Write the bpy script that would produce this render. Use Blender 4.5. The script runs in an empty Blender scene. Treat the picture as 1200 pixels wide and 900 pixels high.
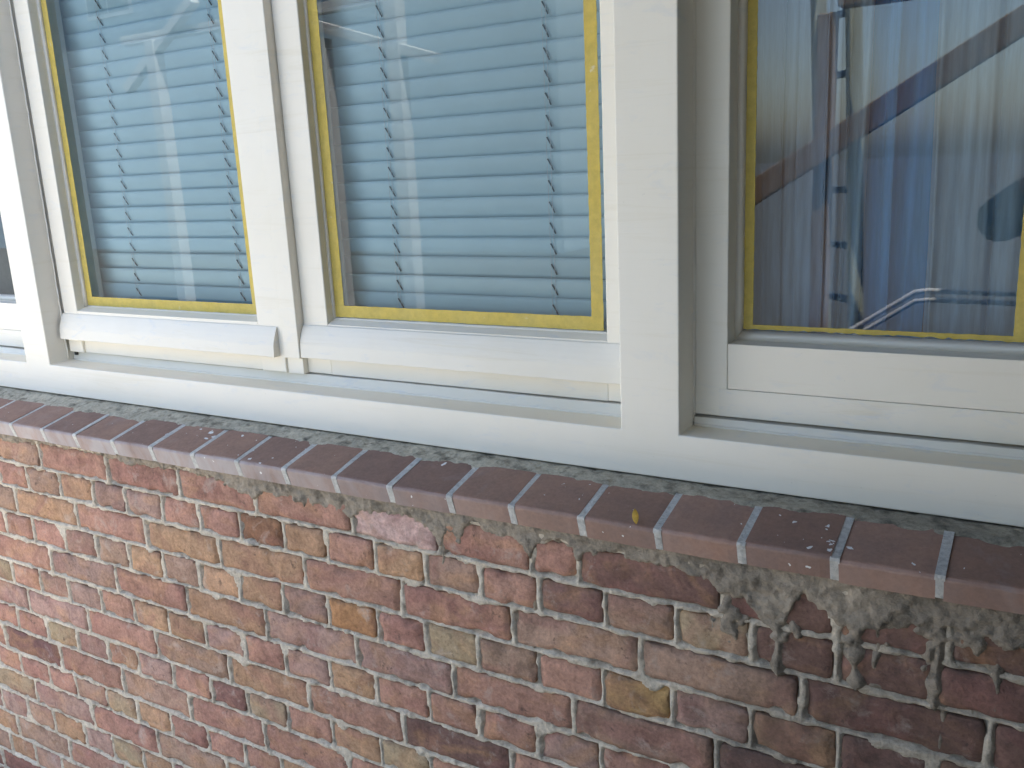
import bpy, bmesh, math, random
import numpy as np
from mathutils import Vector, Matrix

random.seed(7)
scene = bpy.context.scene
COL = scene.collection
R_ = math.radians

# ------------------------------------------------------------------ camera
cam_d = bpy.data.cameras.new('camera')
cam = bpy.data.objects.new('camera', cam_d)
COL.objects.link(cam)
cam_d.sensor_fit = 'HORIZONTAL'
cam_d.sensor_width = 36.0
cam_d.lens = 36.0 * 1059.86 / 1200.0
cam_d.clip_start = 0.02
cam_d.clip_end = 400
ROT = Matrix(((0.8582543, -0.0808219, 0.5068208),
              (0.5111032, 0.2242936, -0.8297384),
              (-0.0466156, 0.9711643, 0.2338093)))
cam.matrix_world = Matrix.Translation((0, -1.06, 0)) @ ROT.to_4x4()
scene.camera = cam

# ------------------------------------------------------------------ sky, sun, exposure
SUN_EL, SUN_AZ = 66.0, 62.0       # azimuth measured from +Y (into the house) towards +X
world = bpy.data.worlds.new('World')
scene.world = world
world.use_nodes = True
wn = world.node_tree
bg = wn.nodes['Background']
sky = wn.nodes.new('ShaderNodeTexSky')
sky.sky_type = 'NISHITA'
sky.sun_disc = False
sky.sun_elevation = R_(SUN_EL)
sky.sun_rotation = R_(SUN_AZ)
sky.air_density = 1.0
sky.dust_density = 2.0
sky.ozone_density = 0.2
wn.links.new(sky.outputs[0], bg.inputs[0])
bg.inputs[1].default_value = 0.15
sun_d = bpy.data.lights.new('sun', 'SUN')
sun_d.energy = 5.0
sun_d.angle = R_(0.5)
sun_d.color = (1.0, 0.95, 0.86)
sun = bpy.data.objects.new('sun', sun_d)
COL.objects.link(sun)
sdir = Vector((math.sin(R_(SUN_AZ)) * math.cos(R_(SUN_EL)), math.cos(R_(SUN_AZ)) * math.cos(R_(SUN_EL)), math.sin(R_(SUN_EL))))
sun.rotation_euler = sdir.to_track_quat('Z', 'Y').to_euler()
sun.location = sdir * 30
scene.view_settings.view_transform = 'Standard'
scene.view_settings.look = 'None'
scene.view_settings.exposure = 2.04
scene.view_settings.gamma = 1.0
scene.view_settings.use_curve_mapping = False
scene.cycles.max_bounces = 8
scene.cycles.diffuse_bounces = 4
scene.cycles.caustics_reflective = False
scene.cycles.caustics_refractive = False
scene.cycles.transparent_max_bounces = 12

GZ = -1.55            # ground level (camera height is z = 0)

# ------------------------------------------------------------------ helpers
def link(name, me, mat=None, parent=None):
    o = bpy.data.objects.new(name, me)
    COL.objects.link(o)
    if mat is not None and me is not None and not me.materials:
        me.materials.append(mat)
    if parent is not None:
        o.parent = parent
    return o

def tag(o, label=None, cat=None, group=None, kind=None):
    if label: o['label'] = label
    if cat: o['category'] = cat
    if group: o['group'] = group
    if kind: o['kind'] = kind
    return o

def thing(name, label, cat, group=None):
    o = bpy.data.objects.new(name, None)
    o.empty_display_size = 0.05
    COL.objects.link(o)
    return tag(o, label, cat, group)

def mesh_np(name, V, Q, smooth=True):
    """V (n,3) float, Q (m,4) int quads"""
    me = bpy.data.meshes.new(name)
    V = np.asarray(V, np.float32); Q = np.asarray(Q, np.int32)
    me.vertices.add(len(V)); me.vertices.foreach_set('co', V.ravel())
    me.loops.add(Q.size); me.loops.foreach_set('vertex_index', Q.ravel())
    me.polygons.add(len(Q))
    me.polygons.foreach_set('loop_start', np.arange(0, Q.size, 4, dtype=np.int32))
    me.polygons.foreach_set('loop_total', np.full(len(Q), 4, np.int32))
    me.polygons.foreach_set('use_smooth', np.full(len(Q), smooth, bool))
    me.update(calc_edges=True); me.validate()
    return me

def box_bm(bm, x0, x1, y0, y1, z0, z1):
    vs = [bm.verts.new((x, y, z)) for x in (x0, x1) for y in (y0, y1) for z in (z0, z1)]
    for f in ((0, 1, 3, 2), (4, 6, 7, 5), (0, 4, 5, 1), (2, 3, 7, 6), (0, 2, 6, 4), (1, 5, 7, 3)):
        bm.faces.new([vs[i] for i in f])
    return vs

def bm_mesh(name, bm, smooth=False):
    bmesh.ops.recalc_face_normals(bm, faces=bm.faces[:])
    me = bpy.data.meshes.new(name)
    bm.to_mesh(me); bm.free()
    if smooth:
        me.polygons.foreach_set('use_smooth', [True] * len(me.polygons))
    return me

def box(name, x0, x1, y0, y1, z0, z1, mat, parent=None, bev=0.0, shear=0.0, seg=2):
    bm = bmesh.new()
    box_bm(bm, x0, x1, y0, y1, z0, z1)
    if bev > 0:
        bmesh.ops.bevel(bm, geom=bm.edges[:], offset=bev, segments=seg, affect='EDGES', profile=0.5)
    if shear:
        for v in bm.verts: v.co.z += shear * v.co.x
    me = bm_mesh(name, bm)
    return link(name, me, mat, parent)

def prism_x(name, prof, x0, x1, mat, parent=None, bev=0.0, shear=0.0, smooth=False, div=1, jit=0.0, rs=0):
    """extrude a closed (y,z) profile along X"""
    bm = bmesh.new()
    n = len(prof); rnd = random.Random(rs)
    rings = []
    for k in range(div + 1):
        x = x0 + (x1 - x0) * k / div
        dy, dz = rnd.uniform(-jit, jit), rnd.uniform(-jit, jit)
        rings.append([bm.verts.new((x, y + dy, z + dz + shear * x)) for y, z in prof])
    for k in range(div):
        a, b = rings[k], rings[k + 1]
        for i in range(n):
            j = (i + 1) % n
            bm.faces.new((a[i], a[j], b[j], b[i]))
    bm.faces.new(rings[0]); bm.faces.new(rings[-1][::-1])
    if bev > 0:
        es = [e for e in bm.edges if len(e.link_faces) == 2 and e.calc_face_angle(0) > 0.3]
        bmesh.ops.bevel(bm, geom=es, offset=bev, segments=2, affect='EDGES', profile=0.5)
    return link(name, bm_mesh(name, bm, smooth), mat, parent)

def tube_bm(bm, pts, r, n=8):
    pts = [Vector(p) for p in pts]
    rings = []
    for i, p in enumerate(pts):
        d = (pts[min(i + 1, len(pts) - 1)] - pts[max(i - 1, 0)]).normalized()
        u = d.cross(Vector((0.31, 0.2, 0.93)))
        if u.length < 1e-3: u = d.cross(Vector((1, 0, 0)))
        u.normalize(); w = d.cross(u)
        rings.append([bm.verts.new(p + (u * math.cos(2 * math.pi * k / n) + w * math.sin(2 * math.pi * k / n)) * r) for k in range(n)])
    for a, b in zip(rings[:-1], rings[1:]):
        for k in range(n):
            bm.faces.new((a[k], a[(k + 1) % n], b[(k + 1) % n], b[k]))
    bm.faces.new(rings[0]); bm.faces.new(rings[-1][::-1])

_perm = {}
def vnoise(x, z, scale, seed):
    """smooth value noise in [-1,1] on numpy arrays"""
    if seed not in _perm:
        _perm[seed] = np.random.RandomState(seed).rand(256, 256) * 2 - 1
    T = _perm[seed]
    u = np.asarray(x) / scale + 50.37; v = np.asarray(z) / scale + 91.11
    i = np.floor(u).astype(int); j = np.floor(v).astype(int)
    fu = u - i; fv = v - j
    fu = fu * fu * (3 - 2 * fu); fv = fv * fv * (3 - 2 * fv)
    a = T[i % 256, j % 256]; b = T[(i + 1) % 256, j % 256]; c = T[i % 256, (j + 1) % 256]; d = T[(i + 1) % 256, (j + 1) % 256]
    return (a * (1 - fu) + b * fu) * (1 - fv) + (c * (1 - fu) + d * fu) * fv

def sstep(a, b, t):
    t = np.clip((t - a) / (b - a), 0, 1)
    return t * t * (3 - 2 * t)

# ------------------------------------------------------------------ materials
class NT:
    def __init__(s, name):
        s.m = bpy.data.materials.new(name); s.m.use_nodes = True
        s.t = s.m.node_tree; s.t.nodes.clear()
        s.out = s.t.nodes.new('ShaderNodeOutputMaterial')
        s.b = s.t.nodes.new('ShaderNodeBsdfPrincipled')
        s.t.links.new(s.b.outputs[0], s.out.inputs[0])
        s.coord = None
    def n(s, typ, **kw):
        nd = s.t.nodes.new(typ)
        for k, v in kw.items(): setattr(nd, k, v)
        return nd
    def l(s, a, b): s.t.links.new(a, b)
    def geo(s):
        if s.coord is None: s.coord = s.n('ShaderNodeNewGeometry').outputs['Position']
        return s.coord
    def noise(s, scale, detail=4, rough=0.55, vec=None, stretch=None, dist=0.0):
        nd = s.n('ShaderNodeTexNoise')
        nd.inputs['Scale'].default_value = scale; nd.inputs['Detail'].default_value = detail
        nd.inputs['Roughness'].default_value = rough; nd.inputs['Distortion'].default_value = dist
        v = vec if vec is not None else s.geo()
        if stretch:
            mp = s.n('ShaderNodeMapping'); mp.inputs['Scale'].default_value = stretch
            s.l(v, mp.inputs[0]); v = mp.outputs[0]
        s.l(v, nd.inputs['Vector'])
        return nd.outputs['Fac']
    def ramp(s, fac, stops):
        r = s.n('ShaderNodeValToRGB')
        e = r.color_ramp.elements
        while len(e) > 1: e.remove(e[-1])
        e[0].position, e[0].color = stops[0][0], (*stops[0][1], 1) if len(stops[0][1]) == 3 else stops[0][1]
        for p, c in stops[1:]:
            k = e.new(p); k.color = (*c, 1)
        s.l(fac, r.inputs[0])
        return r.outputs[0]
    def mix(s, fac, a, b, mode='MIX'):
        m = s.n('ShaderNodeMix', data_type='RGBA', blend_type=mode)
        if isinstance(fac, (int, float)): m.inputs[0].default_value = fac
        else: s.l(fac, m.inputs[0])
        for v, i in ((a, 6), (b, 7)):
            if isinstance(v, tuple): m.inputs[i].default_value = (*v[:3], 1)
            else: s.l(v, m.inputs[i])
        return m.outputs[2]
    def math(s, op, a, b=None, clamp=False):
        m = s.n('ShaderNodeMath', operation=op, use_clamp=clamp)
        for v, i in ((a, 0), (b, 1)):
            if v is None: continue
            if isinstance(v, (int, float)): m.inputs[i].default_value = v
            else: s.l(v, m.inputs[i])
        return m.outputs[0]
    def bump(s, h, dist, strength=1.0):
        b = s.n('ShaderNodeBump')
        b.inputs['Distance'].default_value = dist; b.inputs['Strength'].default_value = strength
        s.l(h, b.inputs['Height']); s.l(b.outputs[0], s.b.inputs['Normal'])
    def set(s, col=None, rough=None, spec=None, metal=None):
        for v, k in ((col, 'Base Color'), (rough, 'Roughness'), (spec, 'Specular IOR Level'), (metal, 'Metallic')):
            if v is None: continue
            if isinstance(v, tuple): s.b.inputs[k].default_value = (*v[:3], 1)
            elif isinstance(v, (int, float)): s.b.inputs[k].default_value = v
            else: s.l(v, s.b.inputs[k])
        return s.m

def grime_shade(s, c, amt=.75, col=(.055, .05, .043)):  # dirt patches, plus painted shade that deepens towards the right end
    sx = s.n('ShaderNodeSeparateXYZ'); s.l(s.geo(), sx.inputs[0])
    n = s.noise(5.5, 5, .62, None, (1, 1, .7), .5)
    m = s.math('ADD', s.math('MULTIPLY', sx.outputs[0], .42), s.math('MULTIPLY', n, .9))
    return s.mix(s.math('MULTIPLY', s.ramp(m, [(.24, (0, 0, 0)), (.60, (1, 1, 1))]), amt), c, col)

BW = lambda a, b: [(a, (0, 0, 0)), (b, (1, 1, 1))]

def mat_brick():
    s = NT('brick_clay')
    oi = s.n('ShaderNodeObjectInfo')
    base = oi.outputs['Color']
    off = s.n('ShaderNodeVectorMath', operation='ADD')
    mul = s.n('ShaderNodeVectorMath', operation='SCALE')
    cmb = s.n('ShaderNodeCombineXYZ')
    for i in range(3): s.l(oi.outputs['Random'], cmb.inputs[i])
    s.l(cmb.outputs[0], mul.inputs[0]); mul.inputs[3].default_value = 37.0
    s.l(s.geo(), off.inputs[0]); s.l(mul.outputs[0], off.inputs[1])
    v = off.outputs[0]
    big = s.noise(7, 3, .55, v, (1, 1, 1.5), 1.6)
    c = s.mix(s.ramp(big, [(.50, (0, 0, 0)), (.64, (.8, .8, .8))]), base, s.mix(.45, base, (.46, .255, .125)))
    mau = s.noise(6, 3, .55, v, (1, 1, 1.3), 1.4)
    c = s.mix(s.ramp(mau, [(.50, (0, 0, 0)), (.64, (.85, .85, .85))]), c, s.mix(.55, base, (.27, .125, .105)))
    fine = s.noise(170, 5, .7, v)
    c = s.mix(.5, c, s.ramp(fine, [(.28, (.4, .39, .39)), (.5, (.98, .97, .96)), (.72, (1.55, 1.5, 1.45))]), 'MULTIPLY')
    mid = s.noise(30, 5, .65, v, None, .6)
    c = s.mix(.8, c, s.ramp(mid, [(.28, (.58, .55, .54)), (.5, (1, 1, 1)), (.72, (1.32, 1.28, 1.25))]), 'MULTIPLY')
    # mortar bloom, soot spots
    bl = s.noise(20, 6, .72, v, None, .4)
    c = s.mix(s.ramp(bl, [(.57, (0, 0, 0)), (.72, (.55, .55, .55))]), c, (.52, .43, .36))
    dk = s.noise(55, 4, .7, v)
    c = s.mix(s.ramp(dk, [(.62, (0, 0, 0)), (.72, (.75, .75, .75))]), c, (.09, .06, .05))
    # darker broken rim along the arrises
    tc = s.n('ShaderNodeTexCoord'); sg = s.n('ShaderNodeSeparateXYZ'); s.l(tc.outputs['Generated'], sg.inputs[0])
    def rim(o, w):
        return s.math('SUBTRACT', 1.0, s.math('DIVIDE', s.math('MINIMUM', o, s.math('SUBTRACT', 1.0, o)), w), True)
    ed = s.math('MAXIMUM', rim(sg.outputs[2], .16), rim(sg.outputs[0], .06))
    edn = s.math('MULTIPLY', ed, s.ramp(s.noise(28, 4, .65, v), [(.38, (0, 0, 0)), (.66, (.9, .9, .9))]))
    c = s.mix(edn, c, (.13, .085, .065))
    s.bump(s.math('ADD', s.math('MULTIPLY', fine, .7), mid), .0028, .8)
    c = grime_shade(s, c, .7)
    return s.set(c, .92, .25)

def mat_mortar(name, a, b, dirt, dirt_lo=.5, gr=.7):
    s = NT(name)
    n1 = s.noise(14, 5, .6); n2 = s.noise(130, 5, .75); n3 = s.noise(45, 4, .6)
    c = s.mix(s.ramp(n1, BW(.35, .65)), a, b)
    c = s.mix(.7, c, s.ramp(n2, [(.25, (.5, .5, .5)), (.55, (1, 1, 1)), (.8, (1.3, 1.3, 1.3))]), 'MULTIPLY')
    c = s.mix(s.ramp(n3, [(dirt_lo, (0, 0, 0)), (dirt_lo + .22, (.8, .8, .8))]), c, dirt)
    s.bump(s.math('ADD', n2, n3), .0045, 1.0)
    if gr: c = grime_shade(s, c, gr)
    return s.set(c, .95, .2)

def mat_tile():
    s = NT('sill_tile_glaze')
    oi = s.n('ShaderNodeObjectInfo')
    n1 = s.noise(22, 4, .6); n2 = s.noise(150, 4, .7)
    c = s.mix(s.ramp(n1, BW(.35, .68)), (.30, .175, .125), (.255, .16, .122))
    c = s.mix(.8, c, s.ramp(oi.outputs['Random'], [(0, (.78, .76, .80)), (.5, (1.05, 1, .96)), (1, (1.22, 1.2, 1.2))]), 'MULTIPLY')
    c = s.mix(.35, c, s.ramp(n2, [(.3, (.6, .6, .6)), (.7, (1.3, 1.3, 1.3))]), 'MULTIPLY')
    # pale bloom and painted sky sheen on the vertical front edges, stronger left
    g = s.n('ShaderNodeNewGeometry'); sp = s.n('ShaderNodeSeparateXYZ'); s.l(g.outputs['True Normal'], sp.inputs[0])
    vert = s.ramp(s.math('MULTIPLY', sp.outputs[1], -1.0), [(.55, (0, 0, 0)), (.9, (1, 1, 1))])
    sm = s.noise(20, 4, .6, None, (1, 1, .35), .5)
    sx = s.n('ShaderNodeSeparateXYZ'); s.l(s.geo(), sx.inputs[0])
    west = s.ramp(s.math('MULTIPLY', s.math('ADD', sx.outputs[0], s.math('MULTIPLY', sm, .5)), -1.0), [(.35, (.18, .18, .18)), (.95, (1, 1, 1))])
    vert = s.math('MULTIPLY', vert, west)
    c = s.mix(s.math('MULTIPLY', vert, s.ramp(sm, [(.3, (.25, .25, .25)), (.60, (.85, .85, .85))])), c, (.40, .37, .37))
    sm2 = s.noise(9, 5, .65, None, None, .7)
    c = s.mix(s.ramp(sm2, [(.56, (0, 0, 0)), (.8, (.45, .45, .45))]), c, (.38, .33, .31))
    # white paint splashes
    vo = s.n('ShaderNodeTexVoronoi', feature='F1'); vo.inputs['Scale'].default_value = 95; vo.inputs['Randomness'].default_value = 1
    dn = s.n('ShaderNodeTexNoise'); dn.inputs['Scale'].default_value = 90; s.l(s.geo(), dn.inputs['Vector'])
    dv = s.n('ShaderNodeVectorMath', operation='MULTIPLY_ADD'); s.l(dn.outputs['Color'], dv.inputs[0]); dv.inputs[1].default_value = (.016, .016, .016); s.l(s.geo(), dv.inputs[2])
    s.l(dv.outputs[0], vo.inputs['Vector'])
    pick = s.n('ShaderNodeSeparateColor'); s.l(vo.outputs['Color'], pick.inputs[0])
    dens = s.noise(7, 2, .5)
    rad = s.math('MULTIPLY', s.math('SUBTRACT', s.math('MULTIPLY', pick.outputs[0], s.math('ADD', dens, .36)), .66), .9)
    spk = s.math('LESS_THAN', vo.outputs['Distance'], rad)
    c = s.mix(spk, c, (.74, .73, .70))
    s.bump(s.math('ADD', n1, n2), .0012, .5)
    rr = s.ramp(n1, [(.3, (.5, .5, .5)), (.7, (.72, .72, .72))])
    return s.set(c, rr, .35)

def mat_paint(name='white_gloss_paint', col=(.86, .80, .685), r=.32, patch=.5):
    s = NT(name)
    br = s.noise(9, 5, .6, None, (1, 1, 26)); brv = s.noise(9, 5, .6, None, (26, 1, 1))
    d = s.noise(3.5, 4, .6); f = s.noise(60, 3, .6)
    c = s.mix(s.ramp(d, [(.45, (0, 0, 0)), (.8, (patch, patch, patch))]), col, (col[0] * .93, col[1] * .91, col[2] * .86))
    sm = s.noise(16, 5, .65, None, (1, 1, 3.2), .6)
    c = s.mix(s.ramp(sm, [(.58, (0, 0, 0)), (.74, (patch * .45, patch * .45, patch * .45))]), c, (.60, .64, .70))
    yl = s.noise(5, 5, .7, None, (.5, 1, 9), .8)
    c = s.mix(s.ramp(yl, [(.56, (0, 0, 0)), (.70, (patch * .6, patch * .6, patch * .6))]), c, (.74, .66, .50))
    sp = s.noise(120, 3, .7)
    c = s.mix(s.ramp(sp, [(.72, (0, 0, 0)), (.78, (.35, .35, .35))]), c, (.42, .38, .32))
    s.bump(s.math('ADD', s.math('MULTIPLY', s.math('ADD', br, brv), .5), s.math('MULTIPLY', f, .25)), .0007, .6)
    return s.set(c, s.ramp(d, [(.3, (r, r, r)), (.7, (r + .15, r + .15, r + .15))]), .45)

def mat_simple(name, col, rough=.6, metal=0.0, nscale=30, namt=.2, bump=.0005, spec=.4):
    s = NT(name)
    n = s.noise(nscale, 4, .6)
    lo, hi = 1 - namt, 1 + namt
    c = s.mix(1.0, col, s.ramp(n, [(.25, (lo, lo, lo)), (.75, (hi, hi, hi))]), 'MULTIPLY')
    if bump: s.bump(n, bump, .6)
    return s.set(c, rough, spec, metal)

def mat_tape():
    s = NT('masking_tape_paper')
    n = s.noise(70, 4, .7); w = s.noise(16, 4, .6)
    c = s.mix(s.ramp(w, BW(.35, .65)), (.58, .45, .125), (.62, .465, .105))
    c = s.mix(.5, c, s.ramp(n, [(.3, (.72, .72, .72)), (.7, (1.22, 1.22, 1.22))]), 'MULTIPLY')
    p = s.noise(34, 4, .6, None, None, .6)
    c = s.mix(s.ramp(p, [(.66, (0, 0, 0)), (.72, (.55, .55, .55))]), c, (.72, .68, .52))
    s.bump(n, .0012, .8)
    return s.set(c, .72, .3)

def mat_glass():
    s = NT('window_glass')
    s.t.nodes.remove(s.b)
    tr = s.n('ShaderNodeBsdfTransparent'); tr.inputs[0].default_value = (.93, .955, .96, 1)
    gl = s.n('ShaderNodeBsdfGlossy'); gl.inputs['Roughness'].default_value = 0.0
    gl.inputs[0].default_value = (1, 1, 1, 1)
    fr = s.n('ShaderNodeFresnel'); fr.inputs[0].default_value = 1.52
    n = s.noise(2.2, 2, .4)
    bp = s.n('ShaderNodeBump'); bp.inputs['Distance'].default_value = .001; bp.inputs['Strength'].default_value = .15
    s.l(n, bp.inputs['Height']); s.l(bp.outputs[0], gl.inputs['Normal'])
    # double glazing: several faces reflect
    k = s.math('MULTIPLY', fr.outputs[0], 1.5, True)
    mx = s.n('ShaderNodeMixShader'); s.l(k, mx.inputs[0]); s.l(tr.outputs[0], mx.inputs[1]); s.l(gl.outputs[0], mx.inputs[2])
    s.l(mx.outputs[0], s.out.inputs[0])
    return s.m

def mat_cloth(name, col, trans=.35):
    s = NT(name)
    s.b.inputs['Roughness'].default_value = .9
    n = s.noise(12, 4, .6, None, (9, 1, .6))
    c = s.mix(1.0, col, s.ramp(n, [(.3, (.82, .82, .82)), (.7, (1.12, 1.12, 1.12))]), 'MULTIPLY')
    s.l(c, s.b.inputs['Base Color'])
    tl = s.n('ShaderNodeBsdfTranslucent'); s.l(c, tl.inputs[0])
    mx = s.n('ShaderNodeMixShader'); mx.inputs[0].default_value = trans
    s.l(s.b.outputs[0], mx.inputs[1]); s.l(tl.outputs[0], mx.inputs[2]); s.l(mx.outputs[0], s.out.inputs[0])
    return s.m

def mat_wood(name, a, b):
    s = NT(name)
    n = s.noise(9, 5, .6, None, (6, 6, .7), .8)
    c = s.mix(s.ramp(n, BW(.35, .65)), a, b)
    s.bump(n, .002, .5)
    return s.set(c, .75, .3)

def mat_camo():
    s = NT('camouflage_cloth')
    n1 = s.noise(17, 2, .4, None, None, .8)
    v2 = s.n('ShaderNodeVectorMath', operation='ADD'); s.l(s.geo(), v2.inputs[0]); v2.inputs[1].default_value = (5, 3, 9)
    n2 = s.noise(22, 2, .4, v2.outputs[0], None, .8)
    c = s.mix(s.ramp(n1, [(.5, (0, 0, 0)), (.51, (1, 1, 1))]), (.20, .21, .15), (.12, .11, .085))
    c = s.mix(s.ramp(n2, [(.56, (0, 0, 0)), (.57, (1, 1, 1))]), c, (.022, .024, .022))
    return s.set(c, .9, .2)

def mat_paving():
    s = NT('street_pavers')
    br = s.n('ShaderNodeTexBrick'); br.inputs['Scale'].default_value = 1.0
    br.inputs['Brick Width'].default_value = .3; br.inputs['Row Height'].default_value = .3; br.inputs['Mortar Size'].default_value = .006
    br.inputs['Color1'].default_value = (.58, .49, .37, 1); br.inputs['Color2'].default_value = (.50, .42, .315, 1); br.inputs['Mortar'].default_value = (.12, .11, .09, 1)
    s.l(s.geo(), br.inputs['Vector'])
    n = s.noise(6, 5, .6)
    c = s.mix(.6, br.outputs['Color'], s.ramp(n, [(.3, (.75, .75, .75)), (.7, (1.2, 1.2, 1.2))]), 'MULTIPLY')
    return s.set(c, .9, .2)

def mat_brick_far(name, a, b):
    s = NT(name)
    br = s.n('ShaderNodeTexBrick'); br.inputs['Scale'].default_value = 1.0
    br.inputs['Brick Width'].default_value = .22; br.inputs['Row Height'].default_value = .063; br.inputs['Mortar Size'].default_value = .006
    br.inputs['Color1'].default_value = (*a, 1); br.inputs['Color2'].default_value = (*b, 1); br.inputs['Mortar'].default_value = (.4, .37, .32, 1)
    sp = s.n('ShaderNodeSeparateXYZ'); cb = s.n('ShaderNodeCombineXYZ'); s.l(s.geo(), sp.inputs[0])
    s.l(s.math('ADD', sp.outputs[0], sp.outputs[1]), cb.inputs[0]); s.l(sp.outputs[2], cb.inputs[1]); s.l(cb.outputs[0], br.inputs['Vector'])
    return s.set(br.outputs['Color'], .9, .2)

M = dict(brick=mat_brick(), mortar=mat_mortar('lime_mortar', (.72, .62, .485), (.58, .50, .39), (.21, .175, .135), .52),
         cement=mat_mortar('grey_cement', (.44, .365, .28), (.31, .26, .20), (.085, .07, .052), .52),
         joint=mat_mortar('pale_grout', (.66, .64, .59), (.56, .54, .50), (.34, .32, .28), .64, 0),
         bedm=mat_mortar('mossy_cement', (.64, .57, .43), (.48, .43, .33), (.055, .052, .04), .50, .45),
         tile=mat_tile(), paint=mat_paint(), primer=mat_paint('old_white_paint', (.84, .785, .68), .5, .9),
         putty=mat_paint('putty_paint', (.85, .79, .68), .4, .6), tape=mat_tape(), glass=mat_glass(),
         slat=mat_simple('blind_slat_lacquer', (.58, .79, .85), .42, 0, 8, .05, 0, .5),
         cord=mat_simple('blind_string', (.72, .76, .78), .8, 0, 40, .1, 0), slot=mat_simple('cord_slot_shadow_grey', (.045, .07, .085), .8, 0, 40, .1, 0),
         curtain=mat_cloth('curtain_voile', (.62, .80, .93), .4), curtain2=mat_cloth('net_curtain', (.58, .74, .90), .45), curtain3=mat_cloth('sky_tint_fold', (.16, .46, .80), .3),
         wood=mat_wood('brown_timber', (.30, .20, .12), (.38, .27, .17)), plank=mat_wood('shade_roof_boards', (.06, .062, .065), (.085, .088, .092)),
         wall_in=mat_simple('room_plaster', (.32, .32, .31), .9, 0, 4, .1, 0), floor_in=mat_wood('room_floor', (.18, .11, .07), (.12, .075, .05)),
         paving=mat_paving(), asphalt=mat_simple('asphalt', (.085, .09, .09), .9, 0, 9, .25, 0), bfar=mat_brick_far('far_brick', (.26, .21, .20), (.22, .175, .17)), bside=mat_brick_far('near_brick', (.24, .12, .09), (.19, .095, .08)),
         render=mat_simple('white_render', (.72, .70, .66), .9, 0, 3, .08, 0), rooft=mat_simple('roof_tiles', (.06, .062, .07), .9, 0, 12, .25, 0),
         winf=mat_simple('far_window_dark', (.03, .035, .04), .15, 0, 3, .1, 0), camo=mat_camo(), stripe_frame=mat_simple('stripe_frame_white', (.50, .51, .50), .8, 0, 6, .1, 0), bluewood=mat_wood('blue_grey_boards', (.34, .43, .52), (.42, .52, .60)), sheet=mat_simple('bounce_cream_cotton', (.74, .69, .60), .95, 0, 14, .08, .002), shade_binplastic=mat_simple('bin_plastic', (.045, .048, .05), .55, 0, 30, .1, .0003), bluerender=mat_simple('blue_grey_render', (.33, .43, .50), .9, 0, .5, .06, 0), slate=mat_simple('dark_grey_render', (.10, .112, .125), .9, 0, 6, .12, 0), whitetube=mat_simple('white_tube_paint', (.78, .79, .80), .35, 0, 20, .05, 0), needles=mat_simple('hedge_leaves', (.035, .055, .04), .8, 0, 5, .3, 0), ledge=mat_paint('old_cream_paint', (.89, .80, .63), .5, .8), greycloth=mat_simple('grey_blind_cloth', (.10, .115, .115), .9, 0, 60, .15, 0), skin=mat_simple('skin', (.52, .32, .24), .55, 0, 20, .06, 0),
         hair=mat_simple('brown_hair', (.05, .03, .02), .8, 0, 60, .3, 0), jeans=mat_simple('denim', (.05, .07, .13), .9, 0, 60, .2, 0),
         boot=mat_simple('boot_leather', (.04, .03, .025), .6, 0, 40, .2, 0), phone=mat_simple('phone_black', (.02, .02, .022), .3, 0, 10, .05, 0),
         steel=mat_simple('galvanised_steel', (.62, .63, .64), .28, 1.0, 20, .08, 0), alu=mat_simple('weathered_rung', (.06, .09, .14), .6, 0, 20, .1, 0),
         ladder=mat_simple('ladder_stile', (.42, .44, .34), .6, 0, 20, .1, 0), leaf=mat_simple('yellow_leaf', (.70, .40, .06), .7, 0, 120, .25, 0),
         rubber=mat_simple('black_rubber', (.03, .03, .03), .7, 0, 40, .1, 0), fdoor=mat_simple('far_door_paint', (.05, .12, .09), .5, 0, 4, .1, 0))

# ================================================================== SETTING
gnd = box('ground', -160, 160, -160, 160, GZ - .3, GZ, M['asphalt']); tag(gnd, kind='structure')
ter = box('bounce_terrace', -5.4, -1.3, -3.3, -.001, GZ, GZ + .02, M['paving']); tag(ter, kind='structure')  # unseen pale paving added at the left to bounce warm light

# the room behind the windows
def room():
    bm = bmesh.new()
    x0, x1, y0, y1, z0, z1 = -3.6, 1.6, .285, 4.2, -1.35, 1.25
    def q(*p): bm.faces.new([bm.verts.new(v) for v in p])
    q((x0, y1, z0), (x1, y1, z0), (x1, y1, z1), (x0, y1, z1))
    q((x0, y0, z0), (x0, y1, z0), (x0, y1, z1), (x0, y0, z1))
    q((x1, y1, z0), (x1, y0, z0), (x1, y0, z1), (x1, y1, z1))
    q((x0, y0, z1), (x0, y1, z1), (x1, y1, z1), (x1, y0, z1))
    # inner skin of the window wall, below and above the openings
    q((x0, y0, z0), (x1, y0, z0), (x1, y0, -.40), (x0, y0, -.40))
    q((x0, y0, 1.02), (x1, y0, 1.02), (x1, y0, z1), (x0, y0, z1))
    o = link('room_wall', bm_mesh('room_wall', bm), M['wall_in']); tag(o, kind='structure')
    f = box('room_floor', x0, x1, y0, y1, z0 - .1, z0, M['floor_in']); tag(f, kind='structure')
room()

# upper masonry and roof of the house (above the picture: it shades the wall)
hb = thing('house_upper_wall', 'brick wall of the house above and beside the row of white windows', 'wall')
box('lintel_wall', -6.2, 2.4, 0, .28, 1.002, 1.10, M['bside'], hb)
box('side_masonry', 1.35, 2.4, 0, .28, GZ, .995, M['bside'], hb)
box('side_masonry', -6.2, -2.9, 0, .28, GZ, .995, M['bside'], hb)
prism_x('roof', [(-.25, 1.19), (-.25, 1.13), (4.3, 1.35), (4.3, 3.4), (2.2, 3.4)], -6.4, 2.6, M['rooft'], hb)
box('soffit', -6.4, 2.6, -.23, -.002, 1.104, 1.124, M['plank'], hb)
box('fascia', -6.4, 2.6, -.275, -.25, 1.06, 1.20, M['primer'], hb, .004)

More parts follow.
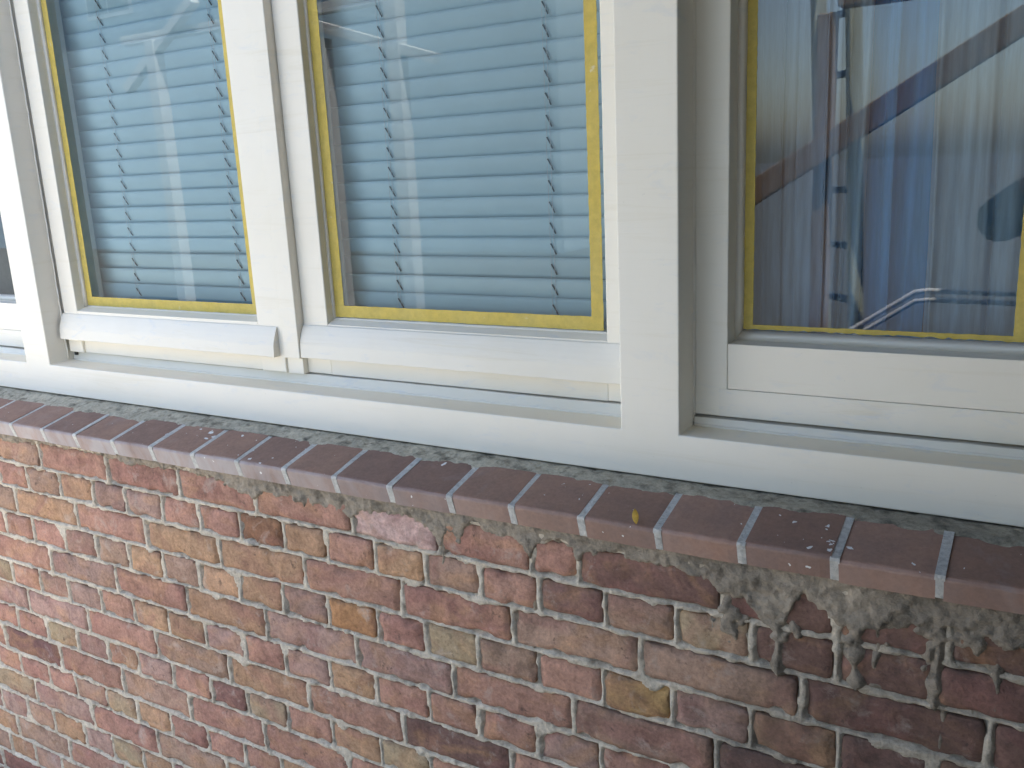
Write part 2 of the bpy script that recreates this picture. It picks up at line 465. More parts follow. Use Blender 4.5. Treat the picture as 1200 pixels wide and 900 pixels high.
# ================================================================== BRICK WALL
BED = [-.5247, -.5877, -.6477, -.712, -.7747, -.839, -.899, -.9632, -1.0221, -1.0892, -1.1477, -1.2133, -1.2792]
while BED[-1] > GZ + .03: BED.append(BED[-1] - .0635)
JX = {1: [-1.85, -1.619, -1.402, -1.198, -.973, -.795, -.631, -.552, -.342, -.198, -.071],
      2: [-1.913, -1.793, -1.681, -1.574, -1.463, -1.355, -1.248, -1.137, -1.036, -.93, -.827, -.722, -.619, -.512, -.407, -.302, -.195, -.084],
      3: [-1.972, -1.75, -1.525, -1.31, -1.096, -.88, -.667, -.457, -.236, -.024],
      4: [-2.033, -1.925, -1.808, -1.699, -1.591, -1.484, -1.38, -1.268, -1.157, -1.048, -.938, -.837, -.734, -.626, -.519, -.411, -.302, -.189],
      5: [-1.875, -1.646, -1.428, -1.209, -.991, -.786, -.568, -.349],
      6: [-2.043, -1.933, -1.827, -1.714, -1.603, -1.493, -1.385, -1.273, -1.168, -1.058, -.952, -.841, -.741, -.632, -.524],
      7: [-1.997, -1.771, -1.545, -1.328, -1.117, -.9, -.684], 8: [-2.059, -1.942, -1.828, -1.718, -1.616, -1.505, -1.389, -1.288, -1.181, -1.068, -.955],
      9: [-2.132, -1.905, -1.682, -1.465, -1.252, -1.035], 10: [-2.081, -1.967, -1.863, -1.753, -1.646, -1.535, -1.422, -1.315, -1.213],
      11: [-2.039, -1.815, -1.591, -1.374], 12: [-2.203, -2.089, -1.982, -1.864, -1.76, -1.654, -1.551], 13: [-2.151, -1.939, -1.729]}
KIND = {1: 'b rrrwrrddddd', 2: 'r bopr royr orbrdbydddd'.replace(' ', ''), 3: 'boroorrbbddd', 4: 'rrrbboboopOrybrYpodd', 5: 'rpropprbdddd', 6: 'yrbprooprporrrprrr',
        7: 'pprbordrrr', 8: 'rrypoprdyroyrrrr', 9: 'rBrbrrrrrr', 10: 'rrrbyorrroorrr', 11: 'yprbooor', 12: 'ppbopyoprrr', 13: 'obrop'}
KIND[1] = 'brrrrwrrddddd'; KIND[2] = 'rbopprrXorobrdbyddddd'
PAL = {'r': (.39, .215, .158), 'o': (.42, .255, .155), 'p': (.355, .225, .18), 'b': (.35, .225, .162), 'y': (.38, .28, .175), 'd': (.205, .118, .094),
       'w': (.48, .33, .29), 'B': (.17, .09, .08), 'X': (.24, .125, .075), 'O': (.40, .21, .10), 'Y': (.42, .27, .115)}
XL, XR = -2.90, .62
rects = []          # (x0,x1,z0,z1,key,course)
for c in range(1, len(BED)):
    zt, zb = BED[c - 1], BED[c]
    pitch = .218 if c % 2 else .109
    if c in JX: js = list(JX[c])
    else:
        js = [{1: -1.93, 3: -2.04}[c % 4] if c % 2 else -1.985]
    while js[0] > XL: js.insert(0, js[0] - pitch * random.uniform(.98, 1.02))
    n_left = len(js) - len(JX.get(c, [0]))
    while js[-1] < XR: js.append(js[-1] + pitch * random.uniform(.98, 1.02))
    ks = KIND.get(c, '')
    for i in range(len(js) - 1):
        k = i - n_left + 1          # 0 = brick left of the first traced joint
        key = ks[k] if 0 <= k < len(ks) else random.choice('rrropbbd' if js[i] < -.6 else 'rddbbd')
        jw = random.uniform(.0078, .0125)
        rects.append((js[i] + jw / 2, js[i + 1] - jw / 2, zb + random.uniform(.0032, .0054), zt - random.uniform(.0032, .0054), key, c))

wall = thing('brick_wall', 'weathered red and orange brick wall with pale mortar under the window sill', 'wall')

def brick_mesh(w, h, seed, cell=.0075, depth=.016):
    nx = max(6, int(w / cell)); nz = max(5, int(h / cell))
    rs = np.random.RandomState(seed)
    u = np.linspace(0, 1, nx + 1); v = np.linspace(0, 1, nz + 1)
    # squeeze the outer cells so the arris is fine
    u = np.concatenate(([0, .0015 / w], u[1:-1], [1 - .0015 / w, 1])); v = np.concatenate(([0, .0015 / h], v[1:-1], [1 - .0015 / h, 1]))
    nx, nz = len(u), len(v)
    U, W = np.meshgrid(u, v, indexing='ij')
    X = (U - .5) * w; Z = (W - .5) * h
    s = seed % 97
    ox, oz = rs.rand() * 40, rs.rand() * 40
    ex = vnoise(Z * 1.0 + ox, X * 0 + oz, .014, s) * .0022 + vnoise(Z + ox, X * 0 + oz, .006, s + 1) * .0011
    ez = vnoise(X + ox, Z * 0 + oz + 3, .03, s + 2) * .0020 + vnoise(X + ox, Z * 0 + oz, .008, s + 3) * .0012
    fx = np.abs(U - .5) * 2; fz = np.abs(W - .5) * 2
    X2 = X + ex * fx ** 6; Z2 = Z + ez * fz ** 4
    # rounded corners
    d = np.minimum(w / 2 - np.abs(X), h / 2 - np.abs(Z))
    cut = np.maximum(0, .006 - np.hypot(np.maximum(0, 0), 0))
    cx = np.maximum(0, np.abs(X) - (w / 2 - .007)); cz = np.maximum(0, np.abs(Z) - (h / 2 - .007))
    rr = np.hypot(cx, cz); k = np.where(rr > .007, .007 / np.maximum(rr, 1e-6), 1)
    X2 = X2 - np.sign(X) * cx * (1 - k); Z2 = Z2 - np.sign(Z) * cz * (1 - k)
    Y = .0032 * (1 - sstep(0, .0042, d)) + .0012 * vnoise(X + ox, Z + oz, .03, s + 4) + .0009 * vnoise(X + ox, Z + oz, .011, s + 5)
    chip = vnoise(X + ox, Z + oz, .022, s + 6)
    Y = Y + np.where(d < .012, np.maximum(0, chip - .25) * .016 * (1 - d / .012), 0)
    V = np.stack([X2, Y, Z2], -1).reshape(-1, 3)
    idx = np.arange(nx * nz).reshape(nx, nz)
    Q = np.stack([idx[:-1, :-1], idx[1:, :-1], idx[1:, 1:], idx[:-1, 1:]], -1).reshape(-1, 4)
    loop = list(idx[:, 0]) + list(idx[-1, 1:]) + list(idx[-2::-1, -1]) + list(idx[0, -2:0:-1])
    B = V[loop].copy(); B[:, 1] = depth
    b0 = len(V); n = len(loop)
    S = [[loop[i], b0 + i, b0 + (i + 1) % n, loop[(i + 1) % n]] for i in range(n)]
    return np.vstack([V, B]), np.vstack([Q, np.array(S)])

vis_zlim = lambda x: -.62 - .36 * (-x) - .22     # roughly what the photograph shows
rest_V, rest_Q, nrest = [], [], 0
cnt = 0
for i, (x0, x1, z0, z1, key, c) in enumerate(rects):
    w, h = x1 - x0, z1 - z0
    shown = x1 > -2.32 and x0 < .12 and c <= 14 and (z1 > vis_zlim(max(x0, -2.3)) )
    off = random.uniform(-.0015, .0018)
    V, Q = brick_mesh(w, h, 1000 + i, .0075 if shown else .03)
    ctr = np.array([(x0 + x1) / 2, off, (z0 + z1) / 2])
    if shown and cnt < 298:
        me = mesh_np('brick', V, Q)
        o = link('brick', me, M['brick'], wall)
        o.location = ctr
        o.rotation_euler = (random.uniform(-.012, .012), random.uniform(-.006, .006), random.uniform(-.006, .006))
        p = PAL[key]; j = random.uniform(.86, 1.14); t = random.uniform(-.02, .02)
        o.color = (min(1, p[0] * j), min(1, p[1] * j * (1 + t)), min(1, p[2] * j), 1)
        if key == 'w': o['label'] = 'brick whitened by lime bloom under the sill'
        if key == 'Y': o['label'] = 'mottled ochre yellow brick'
        if key == 'B': o['label'] = 'dark burnt brick'
        cnt += 1
    else:
        rest_V.append(V + ctr); rest_Q.append(Q + nrest); nrest += len(V)
o = link('outlying_brickwork', mesh_np('outlying_brickwork', np.vstack(rest_V), np.vstack(rest_Q)), M['brick'], wall)
o['kind'] = 'stuff'; o.color = (.27, .13, .10, 1)

# mortar: one uneven skin that fills the joints and smears over the arrises
def mortar():
    st = .0034
    xs = np.arange(XL + .03, XR - .1, st); zs = np.arange(GZ - .02, BED[0] + .006, st)
    X, Z = np.meshgrid(xs, zs, indexing='ij')
    D = np.full(X.shape, 1.0)
    for (x0, x1, z0, z1, key, c) in rects:
        i0, i1 = np.searchsorted(xs, (x0 - .012, x1 + .012)); j0, j1 = np.searchsorted(zs, (z0 - .012, z1 + .012))
        if i1 <= i0 or j1 <= j0: continue
        xx = X[i0:i1, j0:j1]; zz = Z[i0:i1, j0:j1]
        qx = np.abs(xx - (x0 + x1) / 2) - (x1 - x0) / 2; qz = np.abs(zz - (z0 + z1) / 2) - (z1 - z0) / 2
        sd = np.minimum(np.maximum(qx, qz), 0) + np.hypot(np.maximum(qx, 0), np.maximum(qz, 0))
        D[i0:i1, j0:j1] = np.minimum(D[i0:i1, j0:j1], sd)
    warp = .0012 + .0034 * np.maximum(0, vnoise(X, Z, .035, 301)) + .0020 * vnoise(X, Z, .012, 302)   # how far the mortar smears over the brick
    smear = np.maximum(0, vnoise(X, Z, .06, 303) - .62) * .03
    e = D + warp + smear                                              # >0 : mortar shows
    y = .0012 + .0014 * vnoise(X, Z, .02, 304) + .0009 * vnoise(X, Z, .008, 305) + .0012 * vnoise(X, Z, .2, 306)
    crack = sstep(.0, .0035, e)
    Y = y - .0004 + (1 - crack) * .009 + np.maximum(0, -e) * .8
    Y = np.minimum(Y, .03)
    V = np.stack([X, Y, Z], -1).reshape(-1, 3)
    idx = np.arange(X.size).reshape(X.shape)
    Q = np.stack([idx[:-1, :-1], idx[1:, :-1], idx[1:, 1:], idx[:-1, 1:]], -1)
    ym = np.minimum(np.minimum(Y[:-1, :-1], Y[1:, :-1]), np.minimum(Y[1:, 1:], Y[:-1, 1:]))
    Q = Q[ym < .0155]
    used = np.zeros(X.size, bool); used[Q.ravel()] = True
    mp = np.cumsum(used) - 1
    return mesh_np('mortar', V[used], mp[Q])
link('mortar', mortar(), M['mortar'], wall)
box('core', -2.90, 1.3, .0165, .27, GZ, -.528, M['mortar'], wall)

# cement squeezed out under the sill, with drips
LOW = [(-2.6, -.535), (-1.989, -.539), (-1.797, -.532), (-1.679, -.529), (-1.545, -.539), (-1.393, -.53), (-1.323, -.534), (-1.257, -.544), (-1.216, -.561), (-1.195, -.561), (-1.17, -.539), (-1.13, -.548), (-1.051, -.551), (-.993, -.548), (-.976, -.563), (-.956, -.543), (-.867, -.536), (-.817, -.548), (-.793, -.575), (-.777, -.548), (-.754, -.565), (-.744, -.538), (-.72, -.528), (-.688, -.543), (-.66, -.538), (-.643, -.547), (-.631, -.566), (-.62, -.543), (-.607, -.534), (-.575, -.532), (-.559, -.539), (-.551, -.556), (-.542, -.541), (-.521, -.537), (-.482, -.534), (-.444, -.539), (-.395, -.538), (-.36, -.544), (-.343, -.561), (-.314, -.557), (-.297, -.578), (-.275, -.596), (-.259, -.584), (-.249, -.555), (-.239, -.541), (-.218, -.553), (-.192, -.57), (-.167, -.57), (-.13, -.555), (-.093, -.552), (-.066, -.54), (-.04, -.542), (-.014, -.554), (.003, -.552), (.08, -.56), (.2, -.545), (.6, -.55)]
DRIPS = [(-.791, -.543, -.619, .008), (-.631, -.556, -.716, .0045), (-1.204, -.566, -.675, .0045), (-.268, -.574, -.651, .015), (-.173, -.569, -.645, .022), (-.150, -.575, -.615, .010), (-.085, -.553, -.648, .022), (-.073, -.645, -.701, .007), (-.021, -.538, -.633, .012)]
TK = .0095            # the sill course is not quite level
def cement():
    st = .0026
    xs = np.arange(-2.88, .5, st); zs = np.arange(-.73, -.50, st)
    X, Z = np.meshgrid(xs, zs, indexing='ij')
    lo = np.interp(X, [p[0] for p in LOW], [p[1] for p in LOW])
    s = Z - lo + .0045 * vnoise(X, Z, .009, 411) + .0035 * vnoise(X, Z, .005, 419) + .005 * vnoise(X, Z, .03, 412)
    for (cx, zt, zb, w) in DRIPS:
        wx = cx + .0035 * vnoise(Z, Z * 0 + cx * 9, .025, 413)
        wid = w / 2 * (1 + .45 * vnoise(Z, Z * 0 + cx * 7, .018, 414))
        d = wid - np.abs(X - wx) - np.maximum(0, zb - Z) - np.maximum(0, Z - zt - .02)
        s = np.maximum(s, d)
    s = np.where(X > -.36, np.maximum(s, (.024 * vnoise(X * 1.2, Z * .9, .026, 416) + .008 * vnoise(X, Z, .008, 420) - .010) - np.maximum(0, -.60 - Z) * .35), s)   # ragged lumps at the near end
    th = sstep(-.0005, .009, s)
    Y = .004 - th * (.0068 + .0022 * vnoise(X, Z, .02, 417) + .0022 * vnoise(X, Z, .008, 418)) + np.where(s < 0, np.minimum(.016, -s * 2.0), 0)
    V = np.stack([X, Y, Z], -1).reshape(-1, 3)
    idx = np.arange(X.size).reshape(X.shape)
    Q = np.stack([idx[:-1, :-1], idx[1:, :-1], idx[1:, 1:], idx[:-1, 1:]], -1)
    sm = np.maximum(np.maximum(s[:-1, :-1], s[1:, :-1]), np.maximum(s[1:, 1:], s[:-1, 1:]))
    zc = np.maximum(Z[1:, 1:] , 0 * Z[1:, 1:] - 9); tilebot = -.497 + TK * X[1:, 1:]
    Q = Q[(sm > -.006) & (zc < tilebot)]
    used = np.zeros(X.size, bool); used[Q.ravel()] = True
    mp = np.cumsum(used) - 1
    return mesh_np('cement_smear', V[used], mp[Q])
o = link('cement_smear', cement(), M['cement'], wall); o['label'] = 'grey cement squeezed out below the sill tiles, with drips'

# ================================================================== TILED SILL
sill = thing('tiled_sill', 'sloping sill of purple brown tiles with pale joints below the window frame', 'window sill')
TX = [-2.895, -2.825, -2.71, -2.595, -2.48, -2.365, -2.25, -2.135, -2.02, -1.903, -1.79, -1.679, -1.559, -1.444, -1.327, -1.212, -1.098, -.986, -.871, -.757, -.648, -.536, -.424, -.312, -.199, -.085, .03, .145, .26, .375, .49]
Z0 = -.4685           # z of the front arris at x = 0
def tile_profile():
    ang = R_(13.2)
    f = Vector((-.020, Z0)); back = Vector((.068, Z0 + .088 * math.tan(ang)))
    fb = Vector((-.0108, Z0 - .0325)); bb = Vector((.068, Z0 - .0325 + .07 * math.tan(ang)))
    return f, back, fb, bb
def sill_tile(xa, xb, rnd):
    f, back, fb, bb = tile_profile()
    bm = bmesh.new()
    prof = [back]
    # rounded nose
    r = .0055
    for a in (0, .3, .7, 1.0):
        d1 = (back - f).normalized(); d2 = (fb - f).normalized()
        p = f + d1 * r * (1 - a) ** 1.5 + d2 * r * a ** 1.5
        prof.append(p)
    prof += [fb, bb]
    nx = 9
    cx = (xa + xb) / 2
    dz = rnd.uniform(-.0014, .0014); tilt = rnd.uniform(-.010, .010)
    rings = []
    for k in range(nx):
        t = k / (nx - 1); x = xa + (xb - xa) * t
        e = .0009 if k in (0, nx - 1) else 0
        ring = []
        for q, p in enumerate(prof):
            ny = p.x + (e if 0 < q < 6 else 0) + rnd.uniform(-.0002, .0002)
            nz = p.y - (e * .8 if q < 5 else 0) + dz + tilt * (x - cx) + TK * x + rnd.uniform(-.0002, .0002)
            ring.append(bm.verts.new((x - cx, ny, nz)))
        rings.append(ring)
    n = len(prof)
    for a, b in zip(rings[:-1], rings[1:]):
        for i in range(n):
            bm.faces.new((a[i], a[(i + 1) % n], b[(i + 1) % n], b[i]))
    bm.faces.new(rings[0]); bm.faces.new(rings[-1][::-1])
    o = link('sill_tile', bm_mesh('sill_tile', bm), M['tile'], sill)
    o.location.x = cx
    return o
rnd = random.Random(3)
for a, b in zip(TX[:-1], TX[1:]):
    g = .0044
    sill_tile(a + g, b - g, rnd)
    f, back, fb, bb = tile_profile()
    m = .0002
    pr = [(back.x - .001, back.y - .0003 - m), (f.x + m + .0022, f.y - m), (f.x + m + .0010, f.y - m - .0035), (fb.x + m, fb.y + .001), (bb.x - .02, bb.y)]
    prism_x('grout_joint', pr, b - g - .0012, b + g + .0012, M['joint'], sill, 0, TK, False, 2, .0003, int((b + 5) * 1000))

# cement fillet between the tiles and the frame
def fillet():
    st = .004
    xs = np.arange(-2.88, .5, st)
    ts = np.linspace(0, 1, 16)
    X, T = np.meshgrid(xs, ts, indexing='ij')
    edge = .060 + .006 * vnoise(X, X * 0, .06, 501) + .003 * vnoise(X, X * 0, .018, 502) + .010 * sstep(-1.05, -1.2, X) * sstep(-1.45, -1.3, X)
    Y = edge + (.125 - edge) * T
    zt = Z0 + (np.minimum(Y, .068) + .020) * math.tan(R_(13.2)) + TK * X
    zrim = -.4485 + .003 * X
    Z = zt - .0015 + (zrim + .0005 - zt) * sstep(0.1, .9, T) + .0032 * sstep(0, .18, T) * (1 - sstep(.5, 1, T))
    amp = sstep(0, .12, T) * (1 - .6 * sstep(.7, 1, T))
    Z = Z + amp * (.0016 * vnoise(X, Y, .014, 503) + .0014 * vnoise(X, Y, .006, 504))
    Z = np.minimum(Z, zrim + .0010)
    V = np.stack([X, Y, Z], -1).reshape(-1, 3)
    idx = np.arange(X.size).reshape(X.shape)
    Q = np.stack([idx[:-1, :-1], idx[1:, :-1], idx[1:, 1:], idx[:-1, 1:]], -1).reshape(-1, 4)
    return mesh_np('cement_fillet', V, Q)
o = link('cement_fillet', fillet(), M['bedm'], sill); o['label'] = 'rough mossy cement strip under the white frame'

# fallen leaf on the sill
def leaf():
    bm = bmesh.new()
    L, W = .0112, .0044
    rows = []
    for i in range(7):
        t = i / 6; w = W * math.sin(math.pi * min(1, t * .92 + .06)) ** .8
        x = (t - .5) * 2 * L
        rows.append([bm.verts.new((x, -w, .003 * (t - .3) ** 2 + .0018)), bm.verts.new((x, 0, .0028 * (t - .5) ** 2)), bm.verts.new((x, w, .0022 + .001 * t))])
    for a, b in zip(rows[:-1], rows[1:]):
        for k in range(2): bm.faces.new((a[k], a[k + 1], b[k + 1], b[k]))
    geom = bmesh.ops.extrude_face_region(bm, geom=bm.faces[:])
    for v in geom['geom']:
        if isinstance(v, bmesh.types.BMVert): v.co.z += .0003
    o = link('fallen_leaf', bm_mesh('fallen_leaf', bm, True), M['leaf'])
    o.location = (-.4556, -.0135, Z0 + TK * -.4556 + .0105)
    o.rotation_euler = (Matrix.Rotation(R_(42), 3, 'X') @ Matrix.Rotation(R_(112), 3, 'Z')).to_euler()
    tag(o, 'small curled yellow leaf lying on the edge of a sill tile', 'leaf')
leaf()

# ================================================================== WINDOW FRAME
FK = .003             # frame out of level
YF = .105
frame = thing('window_frame', 'white painted timber frame with wide posts and bottom rail holding all the windows', 'window frame')
def frame_timber():
    xs = [-2.9, -2.81, -2.015, -1.925, -.529, -.439, .52, .61]; zs = [-.446, -.379, .93, 1.0]
    bm = bmesh.new(); vd = {}
    def v(i, j):
        if (i, j) not in vd: vd[i, j] = bm.verts.new((xs[i], YF, zs[j]))
        return vd[i, j]
    for i in range(7):
        for j in range(3):
            if j == 1 and i % 2 == 1: continue
            bm.faces.new((v(i, j), v(i + 1, j), v(i + 1, j + 1), v(i, j + 1)))
    r = bmesh.ops.extrude_face_region(bm, geom=bm.faces[:])
    for e in r['geom']:
        if isinstance(e, bmesh.types.BMVert): e.co.y = .278
    bmesh.ops.recalc_face_normals(bm, faces=bm.faces[:])
    bmesh.ops.dissolve_limit(bm, angle_limit=.02, verts=bm.verts[:], edges=bm.edges[:])
    es = [e for e in bm.edges if len(e.link_faces) == 2 and e.calc_face_angle(0) > .5]
    bmesh.ops.bevel(bm, geom=es, offset=.0022, segments=3, affect='EDGES', profile=.5)
    for w in bm.verts: w.co.z += FK * w.co.x
    me = bm_mesh('frame_timber', bm)
    me.materials.append(M['paint']); me.materials.append(M['ledge'])
    for f in me.polygons:
        if f.normal.z > .9 and f.center.z < 0: f.material_index = 1
    return link('frame_timber', me, M['paint'], frame)
frame_timber()
# upstands behind the sill of each opening
for xa, xb, ya, zt in ((-2.807, -2.018, .160, -.3665), (-1.9225, -.5315, .164, -.3600), (-.4365, .5175, .160, -.3665)):
    prism_x('sill_upstand', [(ya + .001, -.3788), (ya, -.3776), (ya + .0015, zt), (.20, zt + .001), (.20, -.3788)], xa, xb, M['primer'], frame, .001, FK, False, 24, .0005, 5)

def sealant(x0, y0, z0, x1, y1, z1, r, seed):
    rr = random.Random(seed); bm = bmesh.new(); n = 60
    tube_bm(bm, [(x0 + (x1 - x0) * k / n, y0 + (y1 - y0) * k / n + rr.uniform(-.0008, .0008), z0 + (z1 - z0) * k / n + rr.uniform(-.0008, .0008) + FK * (x0 + (x1 - x0) * k / n)) for k in range(n + 1)], r, 6)
    link('sealant_line', bm_mesh('sealant_line', bm, True), M['putty'], frame)
for xa, xb, ya in ((-2.807, -2.018, .160), (-1.9225, -.5315, .164), (-.4365, .5175, .160)):
    sealant(xa, ya, -.3785, xb, ya, -.3785, .0026, int(xb * 10))
for xp, yy in ((-1.9245, .152), (-.4385, .164)):
    sealant(xp, yy, -.375, xp, yy, .92, .0022, int(xp * 33))

def put(name, x0, x1, y0, y1, z0, z1, par, bev=.0018, mat='paint'):
    return box(name, x0, x1, y0, y1, z0, z1, M[mat], par, bev, FK)

def bead_strip(name, pts_a, pts_b, par, mat='putty'):
    """sloping putty line between two 3D polylines; a is the outer (sash) side, b the glass side"""
    bm = bmesh.new()
    n = 40
    ra, rb, rc = [], [], []
    for k in range(n + 1):
        t = k / n
        a = Vector(pts_a[0]).lerp(Vector(pts_a[1]), t); b = Vector(pts_b[0]).lerp(Vector(pts_b[1]), t)
        j = Vector((random.uniform(-.0004, .0004), random.uniform(-.0005, .0005), random.uniform(-.0004, .0004)))
        for lst, p in ((ra, a), (rb, b + j), (rc, a + Vector((0, .012, 0)))):
            q = p.copy(); q.z += FK * q.x
            lst.append(bm.verts.new(q))
    for k in range(n):
        bm.faces.new((ra[k], ra[k + 1], rb[k + 1], rb[k])); bm.faces.new((rb[k], rb[k + 1], rc[k + 1], rc[k])); bm.faces.new((rc[k], rc[k + 1], ra[k + 1], ra[k]))
    bm.faces.new((ra[0], rb[0], rc[0])); bm.faces.new((ra[n], rc[n], rb[n]))
    return link(name, bm_mesh(name, bm, True), M[mat], par)

def pane(x0, x1, z0, z1, y, par):
    me = bpy.data.meshes.new('glass_pane')
    me.from_pydata([(x, y, z + FK * x) for x, z in ((x0, z0), (x1, z0), (x1, z1), (x0, z1))], [], [(0, 1, 2, 3)])
    me.update()
    return link('glass_pane', me, M['glass'], par)

ZTOP = .928
def fixed_sash(label, xa, xb, sl, sr, cat='window'):
    """fixed light in the plane y=.165"""
    t = thing('fixed_window', label, cat)
    y = .165; xi0, xi1 = xa + sl, xb - sr
    zb, zr, zt = -.3625, -.256, .875
    put('stile', xa, xi0, y, .23, zb, ZTOP, t); put('stile', xi1, xb, y, .23, zb, ZTOP, t)
    put('bottom_rail', xi0 + .0003, xi1 - .0003, y + .0004, .23, -.3214, zr, t, .0012)
    put('bottom_board', xi0 - .012, xi1 - .0003, y - .0006, .23, zb + .0003, -.3218, t, .0008, 'primer')
    put('top_rail', xi0 + .0003, xi1 - .0003, y + .0004, .23, zt, ZTOP, t)
    bw = .0107
    bead_strip('putty_line', ((xi0, .198, zr), (xi0, .198, zt)), ((xi0 + bw, .2045, zr + .013), (xi0 + bw, .2045, zt - .012)), t)
    bead_strip('putty_line', ((xi0, .198, zr), (xi1, .198, zr)), ((xi0 + bw, .2045, zr + .014), (xi1 - bw, .2045, zr + .014)), t)
    bead_strip('putty_line', ((xi1, .198, zt), (xi1, .198, zr)), ((xi1 - bw, .2045, zt - .012), (xi1 - bw, .2045, zr + .013)), t)
    pane(xi0 - .004, xi1 + .004, zr - .004, zt + .004, .205, t)
    return t
fixed_sash('wide fixed window on the right, pale blue curtains and a brown brace mirrored in it', -.4375, .5185, .0478, .05)
fixed_sash('window cut off at the left edge of the picture, dark grey glass', -2.8085, -2.0165, .05, .05)

# --- the casement (left of the mullion)
cs = thing('casement_window', 'narrow opening casement left of the mullion, rounded weather bar along its foot', 'window')
put('stile', -1.914, -1.865, .152, .225, -.357, ZTOP, cs); put('stile', -1.3035, -1.2404, .152, .225, -.357, ZTOP, cs)
prism_x('bottom_rail', [(.158, -.357), (.158, -.326), (.1524, -.3255), (.1524, -.2625), (.174, -.2563), (.225, -.2563), (.225, -.357)], -1.8648, -1.3037, M['paint'], cs, .001, FK)
put('top_rail', -1.8648, -1.3037, .1524, .225, .875, ZTOP, cs)
wb = [(.1518, -.2690), (.1500, -.2698), (.1465, -.2765), (.1425, -.2855), (.1390, -.2955), (.1370, -.3030), (.1355, -.3238), (.1362, -.3252), (.1518, -.3252)]
prism_x('weather_bar', wb, -1.917, -1.252, M['primer'], cs, 0, FK, False, 14, .0003, 2)
put('cover_strip', -1.2396, -1.200, .1495, .20, -.3277, ZTOP, cs, .0015)
put('strip_foot', -1.2398, -1.1997, .1565, .20, -.3585, -.3280, cs, .001)
bead_strip('putty_line', ((-1.865, .171, -.2565), (-1.865, .171, .875)), ((-1.8612, .1785, -.2525), (-1.8612, .1785, .87)), cs)
bead_strip('putty_line', ((-1.865, .175, -.2565), (-1.3035, .175, -.2565)), ((-1.861, .1788, -.2535), (-1.308, .1788, -.2535)), cs)
box('drain_hole', -1.912, -1.904, .1600, .1640, -.3665, -.3590, M['rubber'], cs, 0, FK)
pane(-1.870, -1.299, -.262, .88, .180, cs)

# --- the fixed light between mullion and post
fs = thing('fixed_window', 'fixed window with closed blind between the mullion and the wide post', 'window')
put('stile', -1.1995, -1.140, .168, .23, -.357, ZTOP, fs); put('stile', -.578, -.5305, .168, .23, -.357, ZTOP, fs)
prism_x('bottom_rail', [(.1684, -.357), (.1684, -.2628), (.187, -.2552), (.23, -.2552), (.23, -.357)], -1.1398, -.5782, M['primer'], fs, .001, FK)
put('top_rail', -1.1398, -.5782, .1684, .23, .875, ZTOP, fs)
wb2 = [(.1676, -.2655), (.1652, -.2664), (.1618, -.2730), (.1580, -.2820), (.1548, -.2920), (.1530, -.3000), (.1518, -.3240), (.1526, -.3256), (.1676, -.3256)]
prism_x('weather_bar', wb2, -1.1988, -.5312, M['primer'], fs, 0, FK, False, 14, .0003, 3)
bead_strip('putty_line', ((-1.140, .184, -.2555), (-1.140, .184, .875)), ((-1.1366, .1888, -.251), (-1.1366, .1888, .87)), fs)
bead_strip('putty_line', ((-1.140, .1855, -.2558), (-.578, .1855, -.2558)), ((-1.137, .1888, -.2525), (-.580, .1888, -.2525)), fs)
box('gap_strip', -.5845, -.5783, .1862, .1895, -.2520, .874, M['rubber'], fs, 0, FK)  # dark strip laid in the narrow gap between tape and stile
pane(-1.145, -.573, -.262, .88, .190, fs)

# ================================================================== MASKING TAPE
def tape_strip(par, x0, x1, z0, z1, y, rough_out=.0004, torn=0.0, side=0):
    """one strip of paper tape; rough edges. side: -1 tears the low/left edge"""
    bm = bmesh.new()
    vert = (z1 - z0) > (x1 - x0)
    L = (z1 - z0) if vert else (x1 - x0)
    n = max(12, int(L / .006))
    A, B = [], []
    rr = random.Random(int(abs(x0 * 1000 + z0 * 77)))
    for k in range(n + 1):
        t = k / n
        ja, jb = rr.uniform(-rough_out, rough_out), rr.uniform(-rough_out, rough_out)
        if torn: ja += torn * (rr.random() - .35)
        w = rr.uniform(-.0001, .0001)
        if vert:
            z = z0 + L * t
            a, b = Vector((x0 + ja, y + w, z)), Vector((x1 + jb, y + w, z))
        else:
            x = x0 + L * t
            a, b = Vector((x, y + w, z0 + ja)), Vector((x, y + w, z1 + jb))
        for q in (a, b): q.z += FK * q.x
        A.append(bm.verts.new(a)); B.append(bm.verts.new(b))
    for k in range(n): bm.faces.new((A[k], A[k + 1], B[k + 1], B[k]))
    r = bmesh.ops.extrude_face_region(bm, geom=bm.faces[:])
    for v in r['geom']:
        if isinstance(v, bmesh.types.BMVert): v.co.y += .00025
    return link('tape_strip', bm_mesh('tape_strip', bm), M['tape'], par)

def tape(label, xo0, xi0, xi1, xo1, zo, zi, y, torn=0.0):
    t = thing('masking_tape', label, 'tape', 'yellow masking tape round the panes')
    tape_strip(t, xo0, xi0, zo + .001, .87, y - .0006)
    tape_strip(t, xi1, xo1, zo + .001, .87, y - .0006)
    tape_strip(t, xo0, xo1, zo, zi, y - .0011, torn=torn)
    tape_strip(t, xi0 + .001, xi1 - .001, .856, .87, y - .0006)
tape('yellow masking tape round the glass of the narrow left casement', -1.8610, -1.8430, -1.3410, -1.3200, -.2535, -.2335, .180)
tape('yellow masking tape round the middle pane beside the wide post', -1.1366, -1.1150, -.6130, -.5925, -.2515, -.2300, .190)
tape('yellow masking tape with torn lower edge round the right window', -.3792, -.3655, -.0400, -.0270, -.2412, -.2340, .205, .0030)

